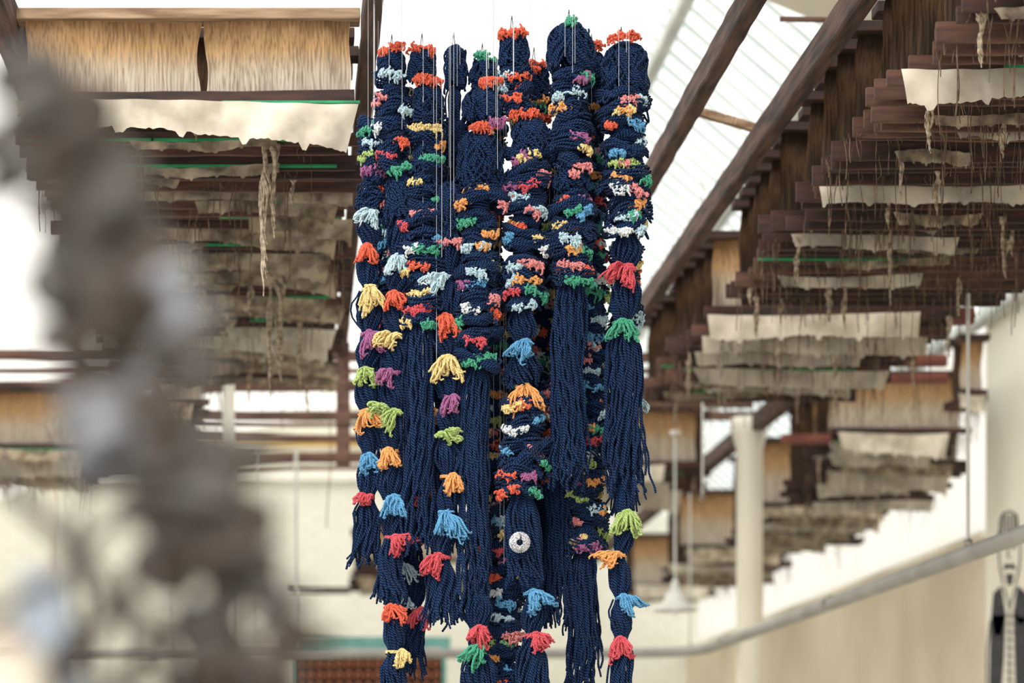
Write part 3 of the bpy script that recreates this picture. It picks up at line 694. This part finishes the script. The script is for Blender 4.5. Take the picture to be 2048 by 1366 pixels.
strand([('K',(806,1000),[(806,1060,812,'co',.9),(808,1125,808,'lb',.9),(804,1185,808,'lb',.8)],(806,1330),30)],md,407,LK,(806,990))
strand([('T',1125,1122,930,1255,52),('R',1122,1122,700,940,50)],md,408,LT,(1122,690))
strand([('R',984,982,750,1010,48),('K',(980,1000),[(978,1085,985,'or',.8),(978,1195,974,'ye',.8)],(975,1400),36)],md+.03,409,LK,(984,740))
strand([('R',1018,1015,1010,1400,72)],md,410,LR,(1018,1000))
strand([('R',745,743,235,420,40,0.6),('K',(744,420),[(742,425,745,'lb',1.0),(738,495,733,'or',1.0),(738,580,740,'ye',1.15),(736,668,738,'pu',1.0),(734,742,730,'lg',1.0),(733,828,733,'og',1.15),(736,912,738,'bl',0.9),(735,995,740,'re',0.9)],(731,1130),40)],0.02,501,LK,(748,225))
strand([('D',783,98,148,46),('c',780,104,783,22,'or',0.9),('c',780,152,783,30,'lb',0.9),('R',783,785,145,345,60),('c',798,345,795,32,'gr',0.8),('D',802,348,445,56),
 ('K',(800,430),[(797,520,795,'lb',1.1),(792,592,787,'or',1.0),(790,678,790,'ye',1.1),(788,748,778,'pu',1.0),(787,830,788,'lg',1.15),(783,905,775,'og',1.0),(785,1000,788,'bl',1.1),(784,1078,790,'re',1.0)],(775,1205),42),
 ('K',(785,1170),[(784,1215,780,'or',0.9),(786,1305,803,'ye',0.9)],(784,1440),40)],0.0,502,LK,(783,95))
strand([('D',843,98,160,46),('c',845,103,843,22,'or',0.9),('c',855,168,852,28,'or',1.15),('D',855,170,235,54),('R',852,852,228,292,66),('D',855,285,322,50),('c',848,268,852,32,'ye',1.1),
 ('R',850,842,320,655,76),('c',865,328,850,32,'gr',1.0),('c',835,628,842,36,'re',0.95),('T',840,835,645,1110,60)],-0.01,503,LT,(843,95))
strand([('D',897,372,468,52),('c',897,492,897,24,'co',1.2),
 ('K',(895,455),[(894,560,883,'lb',1.0),(890,642,888,'or',1.1),(893,726,893,'ye',1.2),(898,800,905,'pu',0.9),(893,877,880,'lg',1.1),(896,958,905,'og',1.0),(892,1038,890,'bl',1.35),(885,1118,875,'re',1.1)],(884,1252),46)],-0.02,504,LK,(897,365))
strand([('T',862,860,700,1010,30),('f',862,825,862,30,'og',0.9),('f',862,990,862,30,'re',0.9)],0.03,514,LK,(862,690))
strand([('c',987,170,975,24,'or',1.2),('D',962,186,255,70),('c',965,262,960,34,'or',1.0),('c',990,258,965,38,'pu',0.8),('D',958,268,380,80),('R',957,952,370,745,84),
 ('c',958,730,955,38,'gr',1.2),('T',950,944,738,1225,54),('K',(955,1180),[(955,1262,955,'re',1.1),(957,1298,957,'gr',1.2)],(951,1440),50)],-0.03,505,LT,(975,170))
strand([('D',1025,70,140,52),('c',1025,74,1025,24,'or',1.2),('R',1028,1035,135,235,56),('c',1047,240,1045,26,'or',1.2),('D',1058,240,312,64),('R',1050,1043,305,620,82),
 ('K',(1045,612),[(1045,695,1045,'bl',1.2)],(1045,775),48),('f',1047,792,1047,50,'og',1.2),('R',1048,1045,790,990,86),('T',1045,1045,985,1170,66),
 ('K',(1060,1130),[(1062,1190,1063,'bl',1.1),(1066,1275,1068,'re',1.1)],(1064,1440),46)],-0.02,506,LT,(1022,62))
strand([('D',1140,54,150,84),('R',1137,1138,145,345,74),('D',1140,332,390,60),('R',1140,1140,385,572,84),('c',1155,572,1142,38,'gr',1.1),('c',1135,62,1135,38,'gr',0.4),('T',1138,1128,565,985,68)],-0.03,507,LT,(1135,52))
strand([('D',1248,92,195,84),('c',1237,90,1240,38,'or',1.0),('R',1246,1248,188,472,82),
 ('K',(1250,465),[(1250,548,1250,'re',1.35),(1242,655,1240,'gr',1.2)],(1250,1000),54),('K',(1250,960),[(1248,1032,1250,'lg',1.1),(1238,1115,1230,'og',1.1),(1241,1200,1243,'bl',1.15),(1238,1282,1236,'re',1.0)],(1240,1440),34)],-0.02,508,LK,(1240,84))
for k,dd in enumerate((6.93,7.02,7.12,7.25)):
    o=timber('hanging_rail',(0.15,dd,RAILZ),(1.42,dd,RAILZ),0.03,0.03,WOODX,seed=60+k); tag(o,'slim wooden rail holding nylon lines of yarn sculpture','rail','rails above the yarn sculpture')
def disc(px,py,r,off,rot=0.0,hf=0.3):
    c=C(px,py,0.,off)
    R=r*S; h=R*hf
    V,Q=lathe([(h,-0.0015),(R,-0.0015),(R,0.0015),(h,0.0015),(h,-0.0015)],(0,0,0),'y',40)
    V=V+c
    o=mk('speckled_disc',V,Q,FELT,smooth=False); o.rotation_euler=(0,0,rot); tag(o,'speckled silver grey disc with round hole','disc','speckled discs among the yarn')
    a=Acc(); a.add(*tubes(np.array([c+(0,-0.001,0),c+(0.001,-0.004,h*0.9),c+(0.003,-0.003,R*0.55)]),0.002,6))
    mk('disc_tie',*a.get(),CORD,o)
disc(1034,1091,21,-0.085)
disc(822,180,16,0.05,0.6,0.1)
disc(1073,250,15,0.0,0.4,0.1)
disc(808,765,17,0.04,0.9,0.1)
disc(968,832,18,0.06,1.0,0.1)

# ------------------------------------------------------------ foreground machine parts
def fpt(px,py,d): return np.array([XX(px,d),d,HZ(py,d)])
sprof=[(0.001,-0.016),(0.016,-0.016),(0.018,-0.013),(0.018,-0.009),(0.013,-0.006),(0.009,-0.004),(0.009,0.004),(0.013,0.006),(0.018,0.009),(0.018,0.013),(0.016,0.016),(0.001,0.016)]
SV,SQ=lathe(sprof,(0,0,0),'z',32)
fg=np.random.default_rng(77)
def bobbin(px,py,sc,d,mat=None):
    o=mk('metal_bobbin',SV*sc,SQ,mat or STEEL,origin=(0,0,0)); o.location=fpt(px,py,d); o.rotation_euler=(fg.uniform(-.6,.9),fg.uniform(-.7,.7),0)
    tag(o,'round dull steel bobbin on bent machine rod','bobbin','metal bobbins on the machine')
def mrod(pts,d,r,lab='slanting rusty iron rod of the machine'):
    P=np.array([fpt(x,y,d) for x,y in pts]); t=np.linspace(0,len(P)-1,60)
    P=np.stack([np.interp(t,range(len(P)),P[:,k]) for k in range(3)],-1)
    o=mk('machine_rod',*tubes(P,r,10),BRNZ); tag(o,lab,'rod','iron rods of the machine')
def chain(pts,d,step,s0,s1):
    P=np.array(pts,float); L=np.r_[0,np.cumsum(np.linalg.norm(np.diff(P,axis=0),axis=1))]
    q=0; i=0
    while q<L[-1] and np.interp(q,L,P[:,1])<1420:
        bobbin(np.interp(q,L,P[:,0])+fg.uniform(-14,14),np.interp(q,L,P[:,1]),fg.uniform(s0,s1),d,[STEEL,BRNZ,STEEL,BRNZ,STEELL,STEEL,BRNZ][i%7])
        q+=step*fg.uniform(0.75,1.35); i+=1
    mrod(pts,d,0.0028,'bent dark iron rod threaded with metal bobbins')
chain([(60,200),(180,290),(230,430),(260,560),(350,610),(370,720),(330,830),(430,930),(500,1000),(480,1110),(545,1200),(560,1360),(560,1550)],1.55,125,1.2,1.75)
chain([(10,320),(110,420),(130,560),(150,700),(150,830),(270,940),(330,1050),(360,1180),(410,1300),(420,1550)],1.65,140,1.1,1.7)
chain([(120,260),(210,360),(250,520),(230,680),(290,800),(280,900),(400,1010),(440,1130),(470,1280),(470,1550)],1.7,140,1.1,1.7)
mrod([(-60,900),(120,1070),(230,1190),(300,1250),(420,1550)],1.6,0.007)
mrod([(60,1550),(130,1340),(230,1200),(340,1080),(560,880)],1.65,0.006)
mrod([(-60,1260),(120,1150),(260,1010),(470,960)],1.62,0.005)
mrod([(120,1550),(300,1290),(520,1180)],1.7,0.006)
mrod([(200,1550),(190,1300),(150,1100),(190,830)],1.7,0.004)
wc=fpt(250,1380,1.62); a=np.linspace(0,2*np.pi,41)
wh=mk('hand_wheel',*tubes(np.stack([wc[0]+0.05*np.cos(a),wc[1]+0*a,wc[2]+0.05*np.sin(a)],-1),0.005,10),BRNZ); tag(wh,'spoked iron hand wheel of the machine','wheel')
for k in range(5):
    b=k*2*math.pi/5+0.3
    mk('spoke',*tubes(np.array([wc,wc+np.array([0.05*math.cos(b),0,0.05*math.sin(b)])]),0.003,8),BRNZ,wh)
c=fpt(30,1330,1.6)
cone=empty('thread_cone',c); tag(cone,'cone of cream thread with red tip','thread cone')
mk('thread_winding',*lathe([(0.001,-0.078),(0.034,-0.078),(0.036,-0.065),(0.02,0.01),(0.010,0.012),(0.001,0.012)],c,'z',28),CLOTH,cone)
mk('cone_tip',*lathe([(0.010,0.01),(0.007,0.02),(0.005,0.021),(0.001,0.021)],c,'z',20),REDW,cone)
gx=fpt(100,1210,1.75)
gd=mk('machine_guard',[gx+np.array(v) for v in [(-0.03,0,-0.13),(0.035,0,-0.13),(0.008,0,0.025),(-0.022,0,0.03),(-0.03,0.05,-0.13),(0.035,0.05,-0.13),(0.008,0.05,0.025),(-0.022,0.05,0.03)]],
   [[0,1,2,3],[7,6,5,4],[0,4,5,1],[1,5,6,2],[2,6,7,3],[3,7,4,0]],GUARD,smooth=False)
bv=gd.modifiers.new('b','BEVEL'); bv.width=0.004; bv.segments=3
tag(gd,'pale grey folded sheet metal guard','machine guard')
mf=empty('winding_machine',(-0.08,1.6,0)); tag(mf,'dark iron winding machine under the bobbins','machine')
box('table_top',-0.28,0.06,1.4,1.9,1.585,1.612,BRNZ,mf)
for x in (-0.26,0.02):
    for y in (1.43,1.85): box('leg',x,x+0.035,y,y+0.035,0,1.585,BRNZ,mf)

# ------------------------------------------------------------ camera, light
cam=bpy.data.cameras.new('camera'); co=bpy.data.objects.new('camera',cam); COL.objects.link(co); scene.camera=co
co.location=(0,0,CZ); co.rotation_euler=(math.pi/2,0,0)
cam.sensor_width=36; cam.lens=F*36/2048; cam.shift_x=(1024-VX)/2048; cam.shift_y=(VY-683)/2048
cam.clip_start=0.05; cam.clip_end=200
cam.dof.use_dof=True; cam.dof.focus_distance=6.95; cam.dof.aperture_fstop=2.4
w=bpy.data.worlds.new('world'); scene.world=w; w.use_nodes=True
bg=w.node_tree.nodes['Background']; bg.inputs[0].default_value=(1.0,0.99,0.965,1); bg.inputs[1].default_value=1.45
sun=bpy.data.lights.new('sun','SUN'); so=bpy.data.objects.new('sun',sun); COL.objects.link(so); sun.energy=2.8; sun.angle=0.4; sun.color=(1,0.97,0.92)
so.rotation_euler=(math.radians(40),math.radians(-26),0); so.location=(0,0,10)
